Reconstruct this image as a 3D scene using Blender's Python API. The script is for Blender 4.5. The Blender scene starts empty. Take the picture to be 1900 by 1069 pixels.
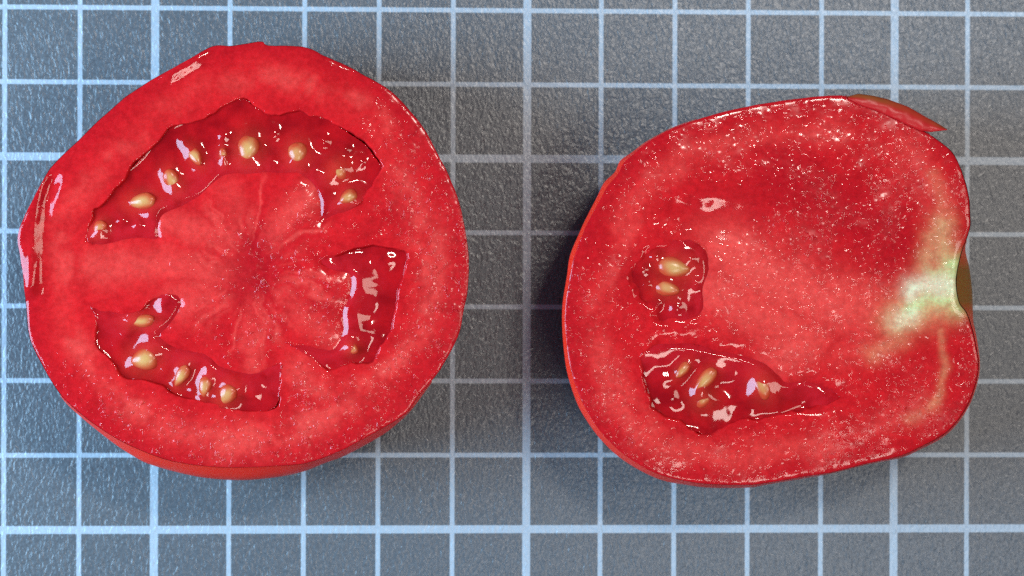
import bpy, math
import numpy as np
from mathutils import Matrix, Vector

# ------------------------------------------------------------------ camera, world, light
sc = bpy.context.scene
CAM = np.array([-1.93861, -1.78098, 36.09945]) * 0.01          # metres, above a mat ruled in 1 cm squares
EUL = (0.00088, -0.04814, 0.00246)
FPX = 4968.0                                                    # focal length in pixels of a 1900 px wide frame
cam_data = bpy.data.cameras.new('camera')
cam_data.sensor_width = 36.0
cam_data.lens = FPX / 1900.0 * 36.0
cam_data.clip_start = 0.01
cam_data.clip_end = 20.0
cam = bpy.data.objects.new('camera', cam_data)
cam.location = CAM
cam.rotation_euler = EUL
sc.collection.objects.link(cam)
cam_data.dof.use_dof = True
cam_data.dof.focus_distance = 0.337
cam_data.dof.aperture_fstop = 32.0
sc.camera = cam

world = bpy.data.worlds.new('World')
sc.world = world
world.use_nodes = True
bg = world.node_tree.nodes['Background']
bg.inputs[0].default_value = (0.50, 0.64, 1.0, 1)
bg.inputs[1].default_value = 0.25


def area_lamp(name, loc, target, power, colour, sx, sy):
    d = bpy.data.lights.new(name, 'AREA')
    d.shape = 'RECTANGLE'
    d.size, d.size_y = sx, sy
    d.energy = power
    d.color = colour
    o = bpy.data.objects.new(name, d)
    o.location = loc
    o.rotation_euler = (Vector(target) - Vector(loc)).to_track_quat('-Z', 'Y').to_euler()
    sc.collection.objects.link(o)
    return o


MID = (-0.002, -0.018, 0.01)
area_lamp('window_light', (-0.29, -0.02, 0.22), (-0.03, -0.018, 0.01), 3.6, (0.38, 0.68, 1.0), 0.16, 0.24)
area_lamp('ceiling_panel', (0.38, 0.01, 0.54), MID, 0.90, (1.0, 0.90, 0.78), 0.10, 0.24)
area_lamp('ceiling_bulb', (0.10, 0.145, 0.60), MID, 0.64, (1.0, 0.91, 0.82), 0.04, 0.03)
area_lamp('ceiling_bulb', (0.15, 0.14, 0.60), MID, 0.60, (1.0, 0.91, 0.82), 0.04, 0.03)
area_lamp('ceiling_panel', (0.12, -0.18, 0.60), MID, 0.66, (1.0, 0.92, 0.84), 0.16, 0.06)

sc.view_settings.view_transform = 'Standard'
sc.view_settings.look = 'None'
sc.view_settings.exposure = 0.0
sc.view_settings.gamma = 1.0
sc.view_settings.use_curve_mapping = False
sc.cycles.use_denoising = False
sc.cycles.max_bounces = 6
sc.cycles.caustics_reflective = False
sc.cycles.caustics_refractive = False

# ------------------------------------------------------------------ helpers
ROT = np.array(Matrix.Rotation(EUL[2], 3, 'Z') @ Matrix.Rotation(EUL[1], 3, 'Y') @ Matrix.Rotation(EUL[0], 3, 'X'))
PX = 0.01 / 138.0                                               # metres per drawing unit on the mat
rng = np.random.default_rng(7)


def at(p, z):
    """drawing units (1900 x 1069, y down) -> world points at height z (metres)"""
    p = np.asarray(p, float)
    d = np.stack([(p[..., 0] - 950.0) / FPX, -(p[..., 1] - 534.5) / FPX, -np.ones(p.shape[:-1])], -1) @ ROT.T
    t = (np.asarray(z) - CAM[2]) / d[..., 2]
    return CAM + d * t[..., None]


def sstep(a, b, x):
    t = np.clip((x - a) / (b - a), 0, 1)
    return t * t * (3 - 2 * t)


_LAT = rng.random((256, 256))


def noise(x, y, s):
    """smooth value noise in -1..1, feature size s"""
    x = x / s + 91.7
    y = y / s + 33.1
    xi, yi = np.floor(x).astype(int), np.floor(y).astype(int)
    fx, fy = x - xi, y - yi
    fx, fy = fx * fx * (3 - 2 * fx), fy * fy * (3 - 2 * fy)
    g = lambda i, j: _LAT[i & 255, j & 255]
    v = (g(xi, yi) * (1 - fx) + g(xi + 1, yi) * fx) * (1 - fy) + (g(xi, yi + 1) * (1 - fx) + g(xi + 1, yi + 1) * fx) * fy
    return v * 2 - 1


def fbm(x, y, s, n=3):
    return sum(noise(x + 37.3 * k, y - 21.9 * k, s / 2 ** k) * 0.55 ** k for k in range(n))


def pimples(x, y, s, prob, r0, r1):
    """scattered round bumps, 0..1, at most one per cell of size s"""
    out = np.zeros(len(x))
    ci, cj = np.floor(x / s).astype(int), np.floor(y / s).astype(int)
    for di in (-1, 0, 1):
        for dj in (-1, 0, 1):
            i, j = ci + di, cj + dj
            a, b, c, d = (_LAT[(i + k * 17) & 255, (j * 3 + k * 29) & 255] for k in range(4))
            px, py = (i + a) * s, (j + b) * s
            rr = r0 + (r1 - r0) * d
            q = np.maximum(0, 1 - ((x - px) ** 2 + (y - py) ** 2) / rr ** 2)
            out = np.maximum(out, (c < prob) * q * q * (0.5 + 0.5 * a))
    return out


def closed_curve(pts, n=6):
    """Catmull-Rom through a closed list of points"""
    p = np.array(pts, float)
    a, b, c, d = np.roll(p, 1, 0), p, np.roll(p, -1, 0), np.roll(p, -2, 0)
    out = []
    for t in np.arange(n) / n:
        out.append(0.5 * (2 * b + (c - a) * t + (2 * a - 5 * b + 4 * c - d) * t * t + (3 * b - a - 3 * c + d) * t ** 3))
    return np.stack(out, 1).reshape(-1, 2)


def seg_dist(P, poly, closed):
    A = poly
    B = np.roll(poly, -1, 0) if closed else poly[1:]
    if not closed:
        A = poly[:-1]
    best = np.full(len(P), 1e9)
    near = np.zeros_like(P)
    for a, b in zip(A, B):
        ab = b - a
        t = np.clip(((P - a) @ ab) / (ab @ ab + 1e-9), 0, 1)
        q = a + t[:, None] * ab
        d = ((P - q) ** 2).sum(1)
        m = d < best
        best[m] = d[m]
        near[m] = q[m]
    return np.sqrt(best), near


def inside(P, poly):
    res = np.zeros(len(P), bool)
    A, B = poly, np.roll(poly, -1, 0)
    for a, b in zip(A, B):
        if a[1] == b[1]:
            continue
        c = ((a[1] > P[:, 1]) != (b[1] > P[:, 1])) & (P[:, 0] < (b[0] - a[0]) * (P[:, 1] - a[1]) / (b[1] - a[1]) + a[0])
        res ^= c
    return res


def signed(P, poly, pad=60):
    """signed distance (positive inside) and unit inward direction, -pad far away"""
    sd = np.full(len(P), -float(pad))
    g = np.zeros_like(P)
    lo, hi = poly.min(0) - pad, poly.max(0) + pad
    m = ((P > lo) & (P < hi)).all(1)
    Q = P[m]
    d, near = seg_dist(Q, poly, True)
    ins = inside(Q, poly)
    s = np.where(ins, d, -d)
    sd[m] = np.maximum(s, -pad)
    v = (Q - near) / (d[:, None] + 1e-6)
    g[m] = np.where(ins[:, None], v, -v)
    return sd, g


def two_sided(P, poly, hub, pad=70):
    """distances to the outer wall and to the pulp side of a chamber, and which points are inside"""
    do, di = np.full(len(P), float(pad)), np.full(len(P), float(pad))
    ins = np.zeros(len(P), bool)
    lo, hi = poly.min(0) - pad, poly.max(0) + pad
    m = ((P > lo) & (P < hi)).all(1)
    Q = P[m]
    ins[m] = inside(Q, poly)
    A, B = poly, np.roll(poly, -1, 0)
    area = np.sum(A[:, 0] * B[:, 1] - B[:, 0] * A[:, 1])
    t = B - A
    nrm = np.stack([-t[:, 1], t[:, 0]], -1) * np.sign(area)          # inward
    nrm /= np.hypot(nrm[:, 0], nrm[:, 1])[:, None] + 1e-9
    h = np.array(hub) - (A + B) / 2
    h /= np.hypot(h[:, 0], h[:, 1])[:, None]
    is_out = (nrm * h).sum(1) > 0.12
    for flag, arr in ((True, do), (False, di)):
        best = np.full(len(Q), 1e9)
        for a, b in zip(A[is_out == flag], B[is_out == flag]):
            ab = b - a
            tt = np.clip(((Q - a) @ ab) / (ab @ ab + 1e-9), 0, 1)
            d = ((Q - a - tt[:, None] * ab) ** 2).sum(1)
            best = np.minimum(best, d)
        arr[m] = np.sqrt(best)
    return do, di, ins


def stroke(P, pts, r, w):
    pts = np.array(pts, float)
    if len(pts) == 1:
        d = np.sqrt(((P - pts[0]) ** 2).sum(1))
    else:
        d, _ = seg_dist(P, pts, False)
    return w * np.exp(-(d / r) ** 2)


def make_mesh(name, verts, faces, mat, parent=None, attrs=None, smooth=True):
    me = bpy.data.meshes.new(name)
    verts = np.asarray(verts, np.float32)
    faces = np.asarray(faces, np.int32)
    k = faces.shape[1]
    me.vertices.add(len(verts))
    me.vertices.foreach_set('co', verts.ravel())
    me.loops.add(faces.size)
    me.loops.foreach_set('vertex_index', faces.ravel())
    me.polygons.add(len(faces))
    me.polygons.foreach_set('loop_start', np.arange(0, faces.size, k, dtype=np.int32))
    me.polygons.foreach_set('use_smooth', np.full(len(faces), smooth))
    me.update(calc_edges=True)
    me.validate()
    for an, av in (attrs or {}).items():
        at_ = me.attributes.new(an, 'FLOAT', 'POINT')
        at_.data.foreach_set('value', np.asarray(av, np.float32))
    me.materials.append(mat)
    o = bpy.data.objects.new(name, me)
    sc.collection.objects.link(o)
    if parent is not None:
        o.parent = parent
    return o


# ------------------------------------------------------------------ materials
class NT:
    def __init__(s, name):
        s.m = bpy.data.materials.new(name)
        s.m.use_nodes = True
        s.t = s.m.node_tree
        s.b = s.t.nodes['Principled BSDF']

    def n(s, kind, **kw):
        nd = s.t.nodes.new(kind)
        for k, v in kw.items():
            setattr(nd, k, v)
        return nd

    def l(s, a, b):
        s.t.links.new(a, b)

    def attr(s, name):
        return s.n('ShaderNodeAttribute', attribute_name=name).outputs['Fac']

    def mix(s, f, a, b, blend='MIX'):
        nd = s.n('ShaderNodeMix', data_type='RGBA', blend_type=blend)
        for i, v in ((0, f), (6, a), (7, b)):
            if isinstance(v, (int, float)):
                nd.inputs[i].default_value = v
            elif isinstance(v, tuple):
                nd.inputs[i].default_value = v + (1,)
            else:
                s.l(v, nd.inputs[i])
        return nd.outputs[2]

    def math(s, op, a, b=None, c=None, clamp=False):
        nd = s.n('ShaderNodeMath', operation=op, use_clamp=clamp)
        for i, v in enumerate((a, b, c)):
            if v is None:
                continue
            if isinstance(v, (int, float)):
                nd.inputs[i].default_value = v
            else:
                s.l(v, nd.inputs[i])
        return nd.outputs[0]

    def noise(s, scale, detail=2, rough=0.5, dist=0.0, vec=None):
        nd = s.n('ShaderNodeTexNoise')
        nd.inputs['Scale'].default_value = scale
        nd.inputs['Detail'].default_value = detail
        nd.inputs['Roughness'].default_value = rough
        nd.inputs['Distortion'].default_value = dist
        s.l(vec if vec is not None else s.coord(), nd.inputs['Vector'])
        return nd.outputs['Fac']

    def coord(s):
        if not hasattr(s, '_c'):
            s._c = s.n('ShaderNodeTexCoord').outputs['Object']
        return s._c

    def bump(s, h, dist, strength=1.0, normal=None):
        nd = s.n('ShaderNodeBump')
        nd.inputs['Distance'].default_value = dist
        if isinstance(strength, (int, float)):
            nd.inputs['Strength'].default_value = strength
        else:
            s.l(strength, nd.inputs['Strength'])
        s.l(h, nd.inputs['Height'])
        if normal is not None:
            s.l(normal, nd.inputs['Normal'])
        return nd.outputs[0]

    def ramp(s, f, a, b):
        nd = s.n('ShaderNodeMapRange', interpolation_type='SMOOTHSTEP')
        nd.inputs[1].default_value = a
        nd.inputs[2].default_value = b
        s.l(f, nd.inputs[0])
        return nd.outputs[0]

    def set(s, **kw):
        for k, v in kw.items():
            s.b.inputs[k.replace('_', ' ')].default_value = v


def mat_board():
    t = NT('ruled_mat')
    c = t.coord()
    sep = t.n('ShaderNodeSeparateXYZ')
    t.l(c, sep.inputs[0])
    wob = t.math('MULTIPLY', t.math('SUBTRACT', t.noise(1500, 2), 0.5), 0.00010)

    def lines(ax, pitch, half):
        v = t.math('ADD', sep.outputs[ax], wob)
        f = t.math('PINGPONG', v, pitch / 2)            # distance to the nearest multiple of pitch
        return t.math('SUBTRACT', 1.0, t.ramp(f, half - 0.00005, half + 0.00006))
    m = t.math('MAXIMUM', lines(0, 0.01, 0.00031), lines(1, 0.01, 0.00031))
    m = t.math('MAXIMUM', m, lines(0, 0.05, 0.00053))
    m = t.math('MAXIMUM', m, lines(1, 0.05, 0.00053))
    speck = t.ramp(t.noise(2400, 2, 0.6), 0.3, 0.7)
    base = t.mix(speck, (0.060, 0.066, 0.070), (0.085, 0.092, 0.096))
    base = t.mix(t.noise(60, 3), base, (0.9, 0.95, 1.0), 'MULTIPLY')
    line = t.mix(t.noise(1900, 2), (0.25, 0.30, 0.335), (0.32, 0.375, 0.41))
    t.l(t.mix(m, base, line), t.b.inputs['Base Color'])
    mp = t.n('ShaderNodeMapping')
    mp.inputs['Rotation'].default_value = (0, 0, math.radians(20))
    mp.inputs['Scale'].default_value = (1.4, 0.8, 1.0)
    t.l(c, mp.inputs[0])
    grain = t.noise(1300, 2, 0.45, 1.0, mp.outputs[0])
    t.l(t.bump(grain, 0.00011), t.b.inputs['Normal'])
    t.set(Roughness=0.31)
    t.b.inputs['Specular IOR Level'].default_value = 0.5
    return t.m


def mat_flesh():
    t = NT('tomato_flesh')
    mott = t.noise(900, 3, 0.6)
    mott2 = t.noise(260, 3, 0.6)
    base = t.mix(t.ramp(mott2, 0.3, 0.7), (0.43, 0.0055, 0.008), (0.53, 0.009, 0.011))
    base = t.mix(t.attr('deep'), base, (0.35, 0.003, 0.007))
    pale = t.math('MULTIPLY', t.attr('pale'), t.math('ADD', 0.55, t.math('MULTIPLY', mott, 0.9)), clamp=True)
    base = t.mix(pale, base, (0.67, 0.060, 0.044))
    base = t.mix(t.attr('cream'), base, (0.58, 0.36, 0.15))
    base = t.mix(t.attr('green'), base, (0.46, 0.55, 0.20))
    base = t.mix(t.attr('white'), base, (0.68, 0.68, 0.41))
    base = t.mix(t.math('MULTIPLY', t.ramp(t.noise(2300, 2, 0.6), 0.35, 0.75), 0.16), base, (0.60, 0.020, 0.018))
    cell = t.ramp(t.noise(1250, 3, 0.7), 0.25, 0.75)
    base = t.mix(0.75, base, t.mix(cell, (0.76, 0.64, 0.64), (1.14, 1.08, 1.08)), 'MULTIPLY')
    t.l(base, t.b.inputs['Base Color'])
    g = t.attr('grain')
    def cells(scale, keep, rad):
        v = t.n('ShaderNodeTexVoronoi', feature='F1')
        v.inputs['Scale'].default_value = scale
        wv = t.n('ShaderNodeVectorMath', operation='MULTIPLY_ADD')
        nz = t.n('ShaderNodeTexNoise')
        nz.inputs['Scale'].default_value = 700
        t.l(t.coord(), nz.inputs['Vector'])
        t.l(nz.outputs['Color'], wv.inputs[0])
        wv.inputs[1].default_value = (0.0006, 0.0006, 0.0)
        t.l(t.coord(), wv.inputs[2])
        t.l(wv.outputs[0], v.inputs['Vector'])
        sp = t.n('ShaderNodeSeparateColor')
        t.l(v.outputs['Color'], sp.inputs[0])
        on = t.math('LESS_THAN', sp.outputs[0], keep)
        return t.math('MULTIPLY', t.math('MULTIPLY', on, sp.outputs[1]), t.math('SUBTRACT', 1.0, t.ramp(v.outputs['Distance'], 0.0, rad)))
    n0 = t.ramp(t.noise(1450, 2, 0.5, 0.5), 0.55, 0.84)
    n1 = t.math('ADD', n0, t.math('MULTIPLY', cells(1100, 0.5, 0.40), 0.7))
    n2 = t.noise(420, 2, 0.5)
    b2 = t.bump(n2, 0.00014, t.math('MULTIPLY', g, 0.5))
    b1 = t.bump(n1, 0.00015, t.math('MULTIPLY', g, 0.85), b2)
    t.l(b1, t.b.inputs['Normal'])
    t.set(IOR=1.35)
    rr = t.math('ADD', 0.06, t.math('MULTIPLY', g, 0.14))
    t.l(rr, t.b.inputs['Roughness'])
    t.b.inputs['Specular IOR Level'].default_value = 0.4
    t.b.inputs['Subsurface Weight'].default_value = 0.25
    t.b.inputs['Subsurface Radius'].default_value = (1.0, 0.12, 0.10)
    t.b.inputs['Subsurface Scale'].default_value = 0.0012
    return t.m


def mat_gel():
    t = NT('tomato_gel')
    n = t.noise(330, 3, 0.6)
    base = t.mix(t.ramp(n, 0.3, 0.75), (0.24, 0.0012, 0.003), (0.42, 0.004, 0.006))
    base = t.mix(t.attr('pulp'), base, (0.42, 0.007, 0.011))
    base = t.mix(t.attr('pale'), base, (0.60, 0.06, 0.025))
    t.l(base, t.b.inputs['Base Color'])
    t.l(t.bump(t.noise(240, 1, 0.4), 0.00016, 0.28), t.b.inputs['Normal'])
    t.set(Roughness=0.06, IOR=1.34)
    t.b.inputs['Subsurface Weight'].default_value = 0.3
    t.b.inputs['Subsurface Radius'].default_value = (1.0, 0.1, 0.08)
    t.b.inputs['Subsurface Scale'].default_value = 0.0015
    return t.m


def mat_seed():
    t = NT('tomato_seed')
    n = t.noise(700, 2)
    base = t.mix(n, (0.47, 0.22, 0.058), (0.58, 0.32, 0.105))
    base = t.mix(t.attr('coat'), base, (0.46, 0.045, 0.015))
    t.l(base, t.b.inputs['Base Color'])
    t.l(t.bump(t.noise(900, 2), 0.00006, 0.6), t.b.inputs['Normal'])
    t.set(Roughness=0.22, IOR=1.36)
    t.b.inputs['Subsurface Weight'].default_value = 0.2
    t.b.inputs['Subsurface Radius'].default_value = (1.0, 0.5, 0.2)
    t.b.inputs['Subsurface Scale'].default_value = 0.0006
    return t.m


def mat_skin():
    t = NT('tomato_skin')
    n = t.noise(150, 3)
    base = t.mix(n, (0.86, 0.018, 0.007), (0.92, 0.030, 0.009))
    base = t.mix(t.attr('olive'), base, (0.20, 0.085, 0.012))
    t.l(base, t.b.inputs['Base Color'])
    t.l(t.bump(t.noise(500, 2), 0.00003, 0.5), t.b.inputs['Normal'])
    t.set(Roughness=0.40, IOR=1.40)
    t.b.inputs['Specular IOR Level'].default_value = 0.22
    t.b.inputs['Subsurface Weight'].default_value = 0.5
    t.b.inputs['Subsurface Radius'].default_value = (1.0, 0.10, 0.05)
    t.b.inputs['Subsurface Scale'].default_value = 0.003
    return t.m


def mat_torn():
    t = NT('torn_skin')
    base = t.mix(t.noise(500, 3), (0.37, 0.007, 0.009), (0.46, 0.011, 0.011))
    base = t.mix(t.attr('olive'), base, (0.21, 0.050, 0.010))
    t.l(base, t.b.inputs['Base Color'])
    t.l(t.bump(t.noise(700, 3), 0.00010, 0.5), t.b.inputs['Normal'])
    t.set(Roughness=0.30, IOR=1.38)
    t.b.inputs['Specular IOR Level'].default_value = 0.3
    return t.m


M_TORN = mat_torn()
M_BOARD, M_FLESH, M_GEL, M_SEED, M_SKIN = mat_board(), mat_flesh(), mat_gel(), mat_seed(), mat_skin()

# ------------------------------------------------------------------ the mat they lie on
def cutting_mat():
    x0, x1, y0, y1, zb, e = -0.30, 0.30, -0.25, 0.20, -0.003, 0.0006
    ring = lambda i, z: [(x0 + i, y0 + i, z), (x1 - i, y0 + i, z), (x1 - i, y1 - i, z), (x0 + i, y1 - i, z)]
    v = ring(e, zb) + ring(0, zb + e) + ring(0, -e) + ring(e, 0)
    f = [(3, 2, 1, 0), (12, 13, 14, 15)]
    for k in range(3):
        for i in range(4):
            j = (i + 1) % 4
            f.append((4 * k + i, 4 * k + j, 4 * k + 4 + j, 4 * k + 4 + i))
    o = make_mesh('cutting_mat', v, f, M_BOARD, smooth=False)
    o['label'] = 'dark grey textured mat ruled with pale blue centimetre squares under both tomato halves'
    o['category'] = 'mat'
    return o


cutting_mat()


# ------------------------------------------------------------------ a tomato half
def polar(outline, centre, nth):
    c = closed_curve(outline)
    v = c - np.array(centre)
    th = np.unwrap(np.arctan2(v[:, 1], v[:, 0]))
    if th[-1] < th[0]:
        th, v = th[::-1], v[::-1]
    r = np.hypot(v[:, 0], v[:, 1])
    th = np.mod(th, 2 * np.pi)
    o = np.argsort(th)
    th, r = th[o], r[o]
    th = np.r_[th - 2 * np.pi, th, th + 2 * np.pi]
    r = np.r_[r, r, r]
    q = np.arange(nth) / nth * 2 * np.pi
    return q, np.interp(q, th, r)


def build_half(spec):
    ctr = np.array(spec['centre'], float)
    h = spec['height']
    NT_, NR = 1440, 250
    q, rc = polar(spec['cut'], ctr, NT_)
    _, rs = polar(spec['sil'], ctr, NT_)
    rs = np.where(rs > rc + 1.5, rs, rc - 4.0)
    jit = noise(np.cos(q) * 400, np.sin(q) * 400, 16) * 0.35
    rc = rc + jit
    root = bpy.data.objects.new(spec['name'], None)
    root.empty_display_size = 0.01
    base = at(ctr[None], 0.0)[0]
    root.location = base
    sc.collection.objects.link(root)
    root['label'], root['category'] = spec['label'], 'tomato'
    root['group'] = 'halved tomatoes on the mat'
    dirs = np.stack([np.cos(q), np.sin(q)], -1)

    # --- flesh: the cut face, a relief with the seed chambers sunk into it
    u = np.linspace(0, 1, NR + 1)[1:] ** 0.85
    R = u[:, None] * rc[None]
    P = (ctr + R[..., None] * dirs[None]).reshape(-1, 2)
    P = np.vstack([ctr[None], P])
    dedge = np.r_[rc.mean(), (rc[None] - R).ravel()]
    x, y = P[:, 0], P[:, 1]
    warp = np.stack([fbm(x, y, 38), fbm(x + 500, y - 300, 38)], -1) * 9
    Pw = P + warp
    z = 1.3 * fbm(x, y, 90) + spec['dome'](x, y)
    chambers = [closed_curve(c['poly'], 4) for c in spec['chambers']]
    wet = np.zeros(len(P))
    drop = np.zeros(len(P))
    for c, poly in zip(spec['chambers'], chambers):
        do, di, ins = two_sided(P + warp * c.get('ragged', 0.45), poly, c['hub'])
        wi, wo = c.get('inner', 110), c.get('outer', 11)
        s0 = -0.3 * wi
        ti = sstep(0, 1, (np.where(ins, di, -di) - s0) / wi)
        to = np.where(ins, sstep(0, wo, do), sstep(0, 22, do - di))
        drop = np.maximum(drop, ti * to * (c.get('depth', 19) + 30 * sstep(15, 65, di) * ins))
        wet = np.maximum(wet, sstep(26, 0, np.where(ins, 0, np.minimum(do, di))))
    z -= drop
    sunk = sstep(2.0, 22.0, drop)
    z += spec['relief'](P, dedge)
    z -= 1.5 * np.exp(-dedge / 3.0)
    pale = np.zeros(len(P))
    for s in spec['pale']:
        pale = np.maximum(pale, stroke(Pw, *s))
    ringn = sstep(-0.1, 0.7, fbm(x, y, 46, 3))
    pale = np.maximum(pale, spec['ring'](P) * np.exp(-((dedge - 72 - 14 * noise(x, y, 120)) / 26) ** 2) * (0.25 + 0.75 * ringn))
    deep = np.clip(0.55 * np.exp(-(dedge / 34) ** 2), 0, 1)
    blot = np.zeros(len(P))
    for s in spec['deep']:
        blot = np.maximum(blot, stroke(Pw, *s))
    deep = np.maximum(deep, blot)
    pale = pale * (1 - 0.75 * np.clip(blot, 0, 1))
    hub = np.array(spec['hub'])
    vh = P - hub
    vh = vh + warp * 1.2
    ang, rr = np.arctan2(vh[:, 1], vh[:, 0]), np.hypot(vh[:, 0], vh[:, 1])
    streak = np.zeros(len(P))
    for a0, r0, r1, wd, wt in spec.get('fibres', []):
        t0 = math.radians(a0)
        da = np.abs((ang - t0 + np.pi) % (2 * np.pi) - np.pi)
        m = (da < 0.5) & (rr > r0 - 30) & (rr < r1 + 30)
        f_ = np.exp(-(da[m] * rr[m] / (wd * (0.6 + 0.9 * rr[m] / r1))) ** 2) * sstep(r0 - 15, r0 + 30, rr[m]) * (1 - sstep(r1 - 40, r1 + 15, rr[m]))
        streak[m] = np.maximum(streak[m], wt * f_)
    pale = np.clip(np.maximum(pale, streak) * (1 - 0.7 * deep * (dedge < 60)), 0, 1)
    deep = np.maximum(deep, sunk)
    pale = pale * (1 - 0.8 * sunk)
    att = dict(pale=pale, deep=deep)
    for k in ('cream', 'green', 'white'):
        a = np.zeros(len(P))
        for s in spec.get(k, []):
            a = np.maximum(a, stroke(P + 0.6 * warp, *s))
        att[k] = np.clip(a * (0.95 + 0.22 * fbm(x, y, 24)), 0, 1)
    grain = spec['grain'](P, dedge) * (1 - 0.9 * wet)
    att['grain'] = np.clip(grain, 0.03, 1)
    # fine pimples of wet cells, real relief
    z += grain * 0.7 * pimples(0.8 * x + 0.6 * y, 0.8 * y - 0.6 * x, 17.0, 0.4, 4.5, 9.0)
    W = at(P, h) - base
    W[:, 2] += z * PX
    i = np.arange(NT_)
    j = (i + 1) % NT_
    f = []
    for k in range(NR - 1):
        a, b = 1 + k * NT_, 1 + (k + 1) * NT_
        f.append(np.stack([a + i, a + j, b + j, b + i], -1))
    f = np.vstack(f)
    e2 = 2 * np.arange(NT_ // 2)
    cap = np.stack([np.zeros(NT_ // 2, int), 1 + (e2 + 2) % NT_, 1 + e2 + 1, 1 + e2], -1)
    make_mesh('flesh', W, np.vstack([cap, f]), M_FLESH, root, att)
    rim = z[-NT_:]

    # --- skin: from the cut edge round to where the half rests
    ns = 46
    V, ol = [], []
    for k in range(ns + 1):
        s = 1 - math.cos(k / ns * math.pi / 2) if False else k / ns
        s = s ** 0.8 if s < 1 else 1.0
        zz = h - (h + 0.0012) * (1 - (1 - s) ** 1.0)
        blend = math.sin(min(1.0, s / 0.2) * math.pi / 2)
        r = rc + (rs - rc) * blend
        gq = 1.0 if s <= 0.34 else math.sqrt(max(0.0, 1 - ((s - 0.34) / 0.66) ** 2.3))
        r = r * gq
        zr = np.full(NT_, max(zz, 0.00005))
        if k == 0:
            zr = zr + rim * PX
        elif k < 4:
            zr = zr + rim * PX * (1 - k / 4)
        p = ctr + r[:, None] * dirs
        V.append(at(p, zr) - base)
        ol.append(spec['olive'](p, q, s))
    V, ol = np.vstack(V), np.concatenate(ol)
    f = []
    for k in range(ns):
        a, b = k * NT_, (k + 1) * NT_
        f.append(np.stack([a + i, a + j, b + j, b + i], -1))
    make_mesh('skin', V, np.vstack(f), M_SKIN, root, dict(olive=ol))

    # --- gel in every chamber, seeds lying in it
    for c, poly in zip(spec['chambers'], chambers):
        st = 1.7
        lo, hi = poly.min(0) - 10, poly.max(0) + 10
        gx, gy = np.meshgrid(np.arange(lo[0], hi[0], st), np.arange(lo[1], hi[1], st))
        G = np.stack([gx.ravel(), gy.ravel()], -1)
        do, di, ins = two_sided(G, poly, c['hub'])
        sd = np.where(ins, np.minimum(do, di), -np.minimum(do, di))
        dn = np.where(ins, di, -di)
        lev = c.get('level', 15)
        pulp = np.clip(np.exp(-(np.maximum(dn, 0) / 46.0) ** 2) * (0.85 + 0.6 * fbm(G[:, 0], G[:, 1], 18)), 0, 1)
        gz = -(2 + (lev - 2) * sstep(0, 55, dn)) - 0.35 * np.maximum(0, 6 - dn)
        gz += (1.0 * fbm(G[:, 0], G[:, 1], 34, 2) + 2.5 * fbm(G[:, 0] + 70, G[:, 1], 70, 2)) * sstep(0, 30, dn)
        gz += c.get('edge', 2.2) * np.exp(-do / 4.5) * ins
        pl = np.zeros(len(G))
        for sx, sy, a, b, deg, show in c['seeds']:
            a, b = a * 1.1, b * 1.15
            t = math.radians(deg)
            dx, dy = G[:, 0] - sx, G[:, 1] - sy
            e = ((dx * math.cos(t) + dy * math.sin(t)) / (a * 1.35)) ** 2 + ((-dx * math.sin(t) + dy * math.cos(t)) / (b * 1.5)) ** 2
            gz += 9.0 * np.exp(-e * 1.2)
            pl = np.maximum(pl, 0.30 * np.exp(-e * 1.0))
        for bx, by, r, hh in c.get('bumps', []):
            gz += 0.6 * hh * np.exp(-((G[:, 0] - bx) ** 2 + (G[:, 1] - by) ** 2) / (r * r))
        keep = (ins | (do < 6)) | (di < 6)
        idx = -np.ones(len(G), int)
        idx[keep] = np.arange(keep.sum())
        ny, nx = gx.shape
        I = np.arange(ny * nx).reshape(ny, nx)
        quads = np.stack([I[1:, :-1], I[1:, 1:], I[:-1, 1:], I[:-1, :-1]], -1).reshape(-1, 4)
        quads = idx[quads]
        quads = quads[(quads >= 0).all(1)]
        W = at(G[keep], h) - base
        W[:, 2] += gz[keep] * PX
        make_mesh('gel', W, quads, M_GEL, root, dict(pale=pl[keep], pulp=pulp[keep]))
        for sx, sy, a, b, deg, show in c['seeds']:
            k = np.argmin((G[:, 0] - sx) ** 2 + (G[:, 1] - sy) ** 2)
            seed(root, base, h, sx, sy, a, b, deg, show, gz[k])
    return root, base


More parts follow.
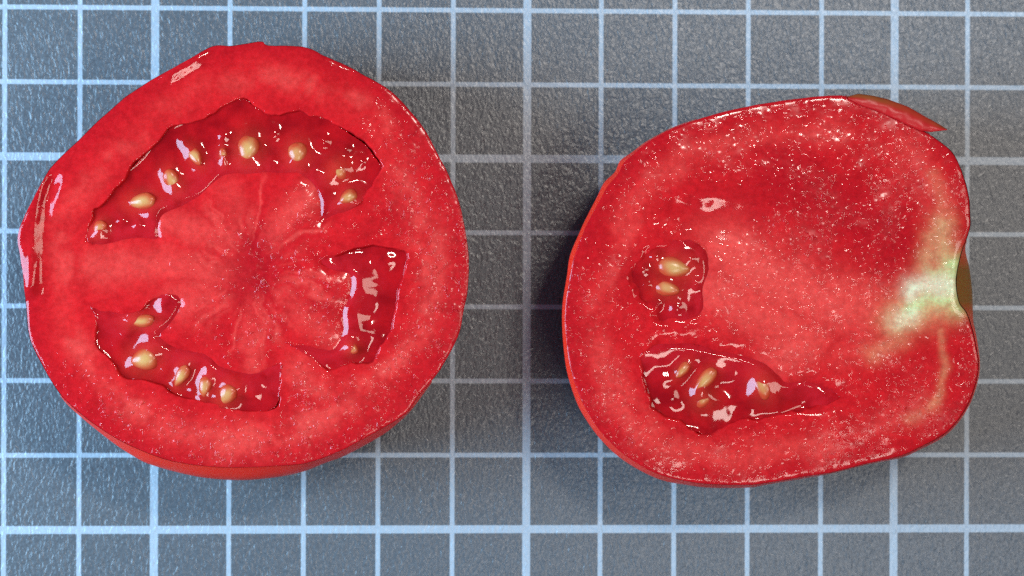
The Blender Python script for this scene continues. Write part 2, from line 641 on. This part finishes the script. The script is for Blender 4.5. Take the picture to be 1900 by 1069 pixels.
def seed(root, base, h, sx, sy, a, b, deg, show, gz):
    a, b = a * 1.1, b * 1.15
    nu, nv = 28, 16
    uu = np.arange(nu) / nu * 2 * np.pi
    vv = np.linspace(0, np.pi, nv + 1)
    U, Vv = np.meshgrid(uu, vv)
    lx = np.sin(Vv) * np.cos(U)
    ly = np.sin(Vv) * np.sin(U)
    lz = np.cos(Vv)
    taper = 1 - 0.28 * lx                                    # blunt end and pointed end
    X, Y, Z = a * lx, b * ly * taper, 0.50 * b * lz
    wob = 1 + 0.05 * noise(lx * 10 + sx, ly * 10 + sy, 4.0)
    X, Y = X * wob, Y * wob
    tilt = math.radians(rng.uniform(-12, 12))
    Z = Z + X * math.tan(tilt)
    t = math.radians(deg)
    px = sx + X * math.cos(t) - Y * math.sin(t)
    py = sy + X * math.sin(t) + Y * math.cos(t)
    zc = gz - 0.40 * b - 2.4 + 4.0 * show                    # how far it stands out of the gel
    zz = zc + Z
    W = at(np.stack([px, py], -1).reshape(-1, 2), h) - base
    W[:, 2] += zz.ravel() * PX
    rad = np.hypot(lx, ly)
    coat = np.clip(0.18 + sstep(0.2, 0.9, rad) * 0.75 + (1 - show) * 0.4 + 0.25 * noise(lx * 8 + sx, ly * 8 + sy, 4.0), 0, 1)
    f = []
    for k in range(nv):
        i = np.arange(nu)
        j = (i + 1) % nu
        f.append(np.stack([k * nu + j, (k + 1) * nu + j, (k + 1) * nu + i, k * nu + i], -1))
    make_mesh('seed', W, np.vstack(f), M_SEED, root, dict(coat=coat.ravel()))


# ------------------------------------------------------------------ half cut crosswise
L_CUT = [(485, 77), (496, 84), (530, 85), (562, 87), (582, 93), (602, 104), (642, 121), (678, 141), (711, 159), (736, 179), (764, 209),
         (789, 242), (814, 289), (834, 328), (852, 376), (862, 421), (869, 467), (870, 505), (867, 545), (861, 573), (849, 626), (814, 690),
         (774, 738), (752, 768), (702, 799), (639, 833), (578, 857), (530, 864), (428, 868), (353, 862), (302, 851), (241, 827), (190, 798),
         (147, 766), (116, 737), (93, 704), (67, 656), (54, 623), (48, 568), (44, 517), (37, 472), (33, 439), (44, 406), (61, 371),
         (86, 323), (101, 303), (121, 283), (149, 257), (177, 229), (222, 189), (235, 178), (280, 149), (303, 136), (354, 108), (386, 89),
         (404, 84), (427, 85), (455, 81)]
L_SIL = [p for p in L_CUT[:22]] + [(779, 740), (763, 761), (743, 781), (707, 809), (641, 845), (601, 860), (563, 875), (517, 885), (454, 891), (391, 888),
         (340, 879), (282, 863), (252, 849), (209, 821), (147, 771), (116, 740)] + L_CUT[35:]
CH_A = [(162, 449), (166, 410), (170, 388), (192, 376), (215, 346), (235, 318), (255, 298), (285, 267), (311, 240), (336, 226), (379, 219), (409, 199),
        (450, 181), (473, 197), (509, 209), (536, 207), (557, 202), (577, 212), (602, 217), (627, 232), (653, 250), (678, 267), (695, 290),
        (711, 312), (703, 332), (685, 358), (660, 384), (625, 392), (598, 402), (596, 370), (577, 337), (550, 318), (514, 320), (476, 318),
        (425, 320), (400, 335), (375, 360), (335, 378), (300, 395), (292, 425), (290, 443), (255, 437), (205, 447)]
CH_B = [(168, 569), (177, 591), (177, 641), (197, 661), (210, 681), (227, 702), (265, 707), (303, 719), (328, 735), (366, 748), (404, 756), (428, 762),
        (466, 764), (499, 763), (517, 745), (521, 700), (524, 672), (505, 680), (476, 697), (440, 694), (404, 681), (379, 661), (328, 650),
        (290, 625), (316, 597), (334, 562), (318, 546), (288, 550), (262, 573), (232, 583), (192, 580)]
CH_C = [(589, 480), (640, 466), (685, 454), (723, 455), (754, 463), (759, 482), (752, 508), (743, 532), (737, 585), (728, 616), (711, 641), (693, 674),
        (653, 680), (617, 688), (597, 678), (557, 652), (528, 634), (577, 648), (612, 655), (632, 640), (642, 610), (640, 578), (652, 550),
        (658, 525), (650, 505), (622, 500)]


def l_relief(P, de):
    x, y = P[:, 0], P[:, 1]
    th = np.degrees(np.arctan2(y - 490, x - 455))
    # a raised wet rim along the left edge, its inner side sloping back to the face
    a = np.mod(th, 360)
    w = sstep(243, 249, a) * (1 - sstep(256, 262, a))
    qq = np.linspace(-4, 26, 301)
    sl = 0.275 * sstep(-3, 6, qq) * (1 - sstep(14, 25, qq))
    lip = np.interp(de - 7.0, qq, (np.cumsum(sl[::-1])[::-1]) * 0.1)
    k = np.polyfit([330, 375, 425, 475, 515, 545], [95, 83, 73, 67, 64, 59], 3)
    us = x - np.polyval(k, np.clip(y, 318, 560))
    uu = np.linspace(-20, 20, 401)
    sl = 0.44 * sstep(-15, -4, uu) * (1 - sstep(4, 15, uu))
    ridge = np.interp(us, uu, (np.cumsum(sl[::-1])[::-1]) * 0.1) * sstep(312, 342, y) * (1 - sstep(530, 560, y)) * (x < 150)
    ridge = ridge + 0.085 * (np.clip(y, 325, 548) - 440) * np.exp(-(us / 15.0) ** 2) * sstep(312, 342, y) * (1 - sstep(530, 560, y))
    lip, w = lip * w + ridge, 1.0
    core = -2.0 * np.exp(-((x - 470) ** 2 + (y - 500) ** 2) / 85 ** 2)
    return w * lip + core


def l_grain(P, de):
    x, y = P[:, 0], P[:, 1]
    g = sstep(-180, 120, (x - 455) * 0.75 + (y - 490) * 0.75 + 70 * fbm(x, y, 120))
    core = 0.9 * np.exp(-((x - 470) ** 2 + (y - 500) ** 2) / 110 ** 2)
    return np.clip(np.maximum(0.08, np.maximum(g * (0.45 + 0.55 * sstep(-0.3, 0.6, fbm(x, y, 45)) + 0.25 * (de < 130)), core)), 0, 1)


frng = np.random.default_rng(21)
left = dict(
    fibres=[(k * 360 / 34 + frng.uniform(-5, 5), frng.uniform(35, 70), frng.uniform(110, 185), frng.uniform(3, 8), frng.uniform(0.25, 0.75)) for k in range(34)],
    name='tomato_half', label='round tomato half cut crosswise, three seed chambers in its wet face', centre=(455, 490), height=0.026,
    cut=L_CUT, sil=L_SIL, hub=(468, 505),
    dome=lambda x, y: -0.00006 * ((x - 455) ** 2 + (y - 490) ** 2) * 0.5,
    relief=l_relief, grain=l_grain,
    ring=lambda P: 0.35 + 0.35 * sstep(250, 760, P[:, 1]),
    olive=lambda p, q, s: np.zeros(len(q)),
    pale=[([(310, 410), (400, 435), (430, 440)], 30, .55), ([(430, 360), (440, 430)], 30, .35), ([(578, 352), (545, 390), (515, 440)], 24, .75), ([(180, 495), (300, 490), (420, 505)], 34, .55),
          ([(330, 560), (400, 545)], 36, .5), ([(655, 512)], 12, .7), ([(470, 560), (455, 640)], 20, .4), ([(640, 515), (560, 518)], 8, .5), ([(560, 580), (600, 625), (640, 640)], 26, .45),
          ([(420, 822), (470, 818)], 34, .8), ([(300, 790), (360, 812)], 26, .45), ([(548, 690), (600, 720)], 26, .55), ([(480, 600), (475, 680)], 16, .5),
          ([(812, 440), (815, 490), (800, 560)], 16, .5), ([(500, 135), (545, 145)], 20, .55), ([(575, 158)], 14, .6), ([(650, 180), (672, 196)], 15, .6),
          ([(705, 218), (718, 236)], 14, .5), ([(200, 290)], 14, .45), ([(180, 330), (120, 400)], 22, .25), ([(380, 150), (300, 200)], 20, .2)],
    deep=[([(478, 460), (465, 540)], 60, .85), ([(540, 560), (610, 560)], 24, .3)],
    chambers=[
        dict(poly=CH_A, level=11, hub=(455, 480), seeds=[
            (460, 277, 24, 17, 95, 1.0), (552, 286, 20, 15, 90, .75), (629, 318, 18, 17, 60, .2), (646, 366, 16, 11, 150, .9), (362, 290, 18, 9, 60, .8),
            (319, 335, 20, 12, 65, .8), (262, 374, 24, 13, 172, .95), (184, 424, 15, 10, 125, .45), (414, 289, 13, 6, 85, .4)],
             bumps=[(505, 250, 15, 7), (600, 262, 14, 7), (415, 250, 13, 7), (340, 262, 12, 5), (505, 295, 13, 6), (585, 315, 13, 5), (670, 300, 12, 6), (285, 345, 12, 5), (225, 405, 12, 6), (395, 305, 11, 6), (640, 275, 11, 5), (255, 415, 11, 6)]),
        dict(poly=CH_B, level=9, hub=(440, 600), seeds=[
            (262, 596, 22, 10, 175, .8), (267, 667, 24, 18, 165, 1.0), (336, 698, 20, 10, 120, .85), (380, 718, 18, 10, 100, .85), (420, 735, 20, 14, 125, .7)],
             bumps=[(305, 690, 12, 6), (215, 640, 14, 6), (470, 735, 16, 6), (235, 620, 11, 5), (300, 570, 10, 6), (355, 725, 9, 5), (400, 735, 9, 5), (445, 720, 12, 5)]),
        dict(poly=CH_C, level=14, hub=(560, 560), seeds=[(654, 647, 11, 9, 40, .3)], bumps=[(700, 560, 22, 4), (690, 620, 18, 4), (720, 485, 16, 4), (640, 665, 14, 4)]),
    ])
build_half(left)

# ------------------------------------------------------------------ half cut lengthwise
R_CUT = [(1500, 181), (1437, 189), (1386, 198), (1323, 213), (1273, 229), (1247, 239), (1227, 249), (1199, 266), (1177, 285), (1158, 302), (1146, 324),
         (1128, 345), (1114, 370), (1092, 411), (1082, 433), (1066, 476), (1058, 513), (1050, 562), (1049, 605), (1054, 655), (1062, 697), (1080, 745),
         (1099, 779), (1123, 811), (1157, 843), (1201, 871), (1240, 886), (1280, 894), (1320, 899), (1387, 900), (1425, 896), (1496, 884), (1541, 877),
         (1609, 860), (1671, 846), (1709, 829), (1744, 811), (1772, 787), (1797, 750), (1812, 708), (1816, 675), (1812, 645), (1805, 612), (1794, 580),
         (1781, 562), (1775, 531), (1777, 501), (1786, 464), (1795, 441), (1801, 415), (1800, 390), (1798, 365), (1790, 332), (1773, 291), (1755, 271),
         (1727, 251), (1685, 228), (1640, 206), (1600, 192), (1577, 182), (1556, 177)]
R_SIL = [(1500, 180), (1437, 188), (1386, 197), (1323, 212), (1273, 227), (1247, 237), (1227, 247), (1197, 264), (1172, 283), (1151, 298), (1141, 319),
         (1121, 339), (1108, 365), (1086, 408), (1076, 430), (1058, 473), (1052, 511), (1044, 562), (1043, 605), (1047, 657), (1054, 698), (1071, 749),
         (1091, 784), (1116, 817), (1151, 850), (1197, 878), (1235, 893), (1275, 900), (1315, 905), (1387, 905), (1425, 899), (1496, 887), (1541, 879),
         (1609, 862), (1673, 849), (1711, 832), (1746, 814), (1774, 789), (1799, 751), (1814, 708), (1818, 675), (1815, 645), (1810, 615), (1806, 597),
         (1805, 570), (1804, 542), (1799, 499), (1791, 463), (1796, 441), (1802, 415), (1801, 390), (1799, 365), (1791, 332), (1774, 291), (1756, 271),
         (1728, 250), (1690, 226), (1650, 204), (1608, 188), (1580, 180), (1556, 176)]
CH_D = [(1236, 352), (1262, 346), (1330, 345), (1400, 362), (1432, 385), (1410, 405), (1360, 420), (1300, 425), (1258, 410), (1240, 380)]
CH_E = [(1160, 512), (1180, 480), (1215, 452), (1265, 447), (1303, 465), (1312, 500), (1307, 540), (1302, 580), (1285, 604), (1250, 612), (1217, 600),
        (1202, 570), (1172, 545)]
CH_F = [(1190, 654), (1185, 682), (1200, 724), (1207, 756), (1220, 772), (1247, 787), (1293, 802), (1316, 811), (1348, 798), (1386, 785), (1449, 771),
        (1475, 766), (1521, 759), (1561, 735), (1534, 726), (1496, 709), (1458, 713), (1435, 692), (1405, 674), (1374, 662), (1336, 654), (1273, 642),
        (1222, 644)]


def r_relief(P, de):
    x, y = P[:, 0], P[:, 1]
    yc = 347 + 27 * (1 - np.exp(-np.maximum(x - 1246, 0) / 34.0)) + 0.10 * np.maximum(x - 1346, 0)
    v = y - yc
    vv = np.linspace(-20, 150, 500)
    sl = 0.195 * sstep(-16, 4, vv) * (1 - sstep(8, 42, vv)) - 0.06 * sstep(42, 60, vv) * (1 - sstep(120, 150, vv))
    prof = np.clip(np.cumsum(sl) * (vv[1] - vv[0]), 0, None)
    d = -np.interp(v, vv, prof) * sstep(1170, 1290, x) * (1 - sstep(1338, 1480, x))
    pit = -26.0 * np.exp(-((x - 1500) / 34) ** 2 - ((y - 740) / 16) ** 2)
    scar = -14.0 * np.exp(-((x - 1796) / 16) ** 2 - ((y - 525) / 50) ** 2)
    groove = -1.5 * np.exp(-((x - 1765) / 30) ** 2 - ((y - (520 + 0)) / 10) ** 2)
    return d + pit + scar + groove


def r_grain(P, de):
    x, y = P[:, 0], P[:, 1]
    g = 0.50 + 0.45 * fbm(x, y, 60)
    smooth = 1.15 * np.exp(-(((x - 1318) / 90) ** 2 + ((y - 376) / 52) ** 2) ** 1.5) + 0.85 * np.exp(-((x - 1720) / 70) ** 2 - ((y - 560) / 90) ** 2)
    smooth = smooth + 0.4 * np.exp(-((x - 1450) / 120) ** 2 - ((y - 570) / 60) ** 2)
    return np.clip(g, 0.2, 1) * np.clip(1 - smooth, 0.05, 1)


def r_olive(p, q, s):
    x, y = p[:, 0], p[:, 1]
    a = np.exp(-((y - 530) / 62) ** 2) * (x > 1700)
    return np.clip(a * 1.25 + 0.35 * np.exp(-((x - 1690) / 90) ** 2) * (y < 300), 0, 1)


right = dict(
    fibres=[(180 + k, frng.uniform(20, 60), frng.uniform(140, 300), frng.uniform(4, 9), frng.uniform(0.25, 0.6)) for k in range(-34, 30, 8)],
    name='tomato_half', label='tomato half cut lengthwise with pale green core and torn skin flap', centre=(1440, 545), height=0.025,
    cut=R_CUT, sil=R_SIL, hub=(1600, 560),
    dome=lambda x, y: -0.00002 * ((x - 1440) ** 2 + (y - 545) ** 2),
    relief=r_relief, grain=r_grain,
    ring=lambda P: 0.30 + 0.2 * (P[:, 0] < 1300),
    olive=r_olive,
    pale=[([(1345, 455), (1420, 520), (1520, 558), (1580, 565)], 56, 1.0), ([(1330, 540), (1420, 590), (1500, 635), (1450, 650)], 46, .85), ([(1545, 560), (1590, 580)], 18, .6),
          ([(1150, 420), (1200, 340), (1280, 285), (1400, 250), (1560, 245)], 20, .45), ([(1110, 640), (1130, 740), (1230, 838), (1370, 850), (1540, 828)], 24, .5),
          ([(1680, 270), (1720, 320), (1745, 380)], 26, .5), ([(1640, 640), (1560, 660)], 26, .35), ([(1680, 780), (1600, 800)], 20, .3), ([(1350, 380 + 110), (1380, 500)], 26, .5)],
    deep=[([(1460, 320), (1590, 410), (1670, 460)], 75, .75), ([(1330, 385), (1400, 395)], 40, .5), ([(1690, 205), (1620, 195)], 20, .4), ([(1785, 650), (1790, 720)], 22, .4),
          ([(1180, 520)], 24, .3)],
    cream=[([(1752, 415), (1750, 460), (1765, 520)], 24, .62), ([(1765, 545), (1710, 570), (1670, 590)], 36, .8), ([(1700, 610), (1650, 640), (1620, 655)], 20, .28),
           ([(1748, 610), (1755, 680), (1747, 730), (1728, 755)], 9, .32), ([(1728, 755), (1690, 778)], 14, .22), ([(1750, 430), (1745, 370), (1735, 330)], 14, .2),
           ([(1740, 440), (1720, 500)], 24, .5)],
    green=[([(1776, 490), (1772, 530), (1782, 570)], 20, .95), ([(1770, 500), (1735, 510)], 13, .6), ([(1775, 555), (1720, 556), (1685, 570)], 13, .8)],
    white=[([(1768, 525), (1720, 532), (1690, 538)], 20, .95), ([(1690, 580), (1668, 588)], 18, .45)],
    chambers=[
        dict(poly=CH_E, ragged=1.2, edge=0.0, level=5, inner=60, outer=56, depth=12, hub=(1440, 530), seeds=[(1254, 497, 29, 17, 8, 1.0), (1238, 535, 22, 13, 15, .75)],
             bumps=[(1190, 497, 13, 8), (1255, 572, 14, 9), (1285, 480, 12, 6), (1215, 475, 11, 7), (1290, 525, 11, 6), (1200, 530, 10, 6), (1220, 565, 10, 6)]),
        dict(poly=CH_F, ragged=0.7, level=10, inner=80, outer=22, depth=24, hub=(1440, 560), seeds=[
            (1267, 687, 17, 8, 130, .8), (1308, 707, 27, 11, 130, .9), (1306, 740, 18, 15, 120, .15), (1416, 718, 23, 14, 75, .35)],
             bumps=[(1402, 730, 24, 11), (1250, 740, 16, 6), (1500, 740, 30, -12), (1230, 700, 16, 5), (1340, 745, 20, 4), (1350, 695, 15, 4), (1440, 740, 14, 5)]),
    ])
r_root, r_base = build_half(right)


def skin_flap(root, base, h):
    outer = np.array([(1572, 179), (1592, 174), (1617, 177), (1647, 184), (1685, 198), (1718, 217), (1740, 229), (1758, 240)], float)
    inner = np.array([(1574, 184), (1596, 196), (1626, 206), (1655, 218), (1685, 233), (1708, 243), (1728, 245), (1757, 241.5)], float)
    n, m = 60, 12
    t = np.linspace(0, len(outer) - 1, n)
    k = np.arange(len(outer))
    O = np.stack([np.interp(t, k, outer[:, i]) for i in (0, 1)], -1)
    I = np.stack([np.interp(t, k, inner[:, i]) for i in (0, 1)], -1)
    V, ol = [], []
    for side in (1, -1):
        for q in np.linspace(0, 1, m):
            p = I + (O - I) * q
            z = h + (-1.2 + 6.0 * q - 9.0 * q ** 2 + (1.5 if side > 0 else -5.0) * (1 if 0 < q < 1 else 0.3)) * PX
            z = z + 1.2 * noise(p[:, 0], p[:, 1], 14) * PX
            V.append(at(p, z) - base)
            ol.append(np.full(n, sstep(0.45, 0.85, np.array(q)) * 0.95) * np.clip(0.75 + 0.35 * np.sin(t), 0, 1))
    V, ol = np.vstack(V), np.concatenate(ol)
    f = []
    ii = np.arange(n - 1)
    for s in range(2):
        for q in range(m - 1):
            a, b = (s * m + q) * n, (s * m + q + 1) * n
            quad = np.stack([a + ii, a + ii + 1, b + ii + 1, b + ii], -1)
            f.append(quad if s == 0 else quad[:, ::-1])
    for q in (0, m - 1):
        a, b = q * n, (m + q) * n
        quad = np.stack([a + ii, b + ii, b + ii + 1, a + ii + 1], -1)
        f.append(quad if q == 0 else quad[:, ::-1])
    o = make_mesh('skin_flap', V, np.vstack(f), M_TORN, root, dict(olive=ol))
    o['label'] = 'torn olive brown sliver of skin'


skin_flap(r_root, r_base, right['height'])
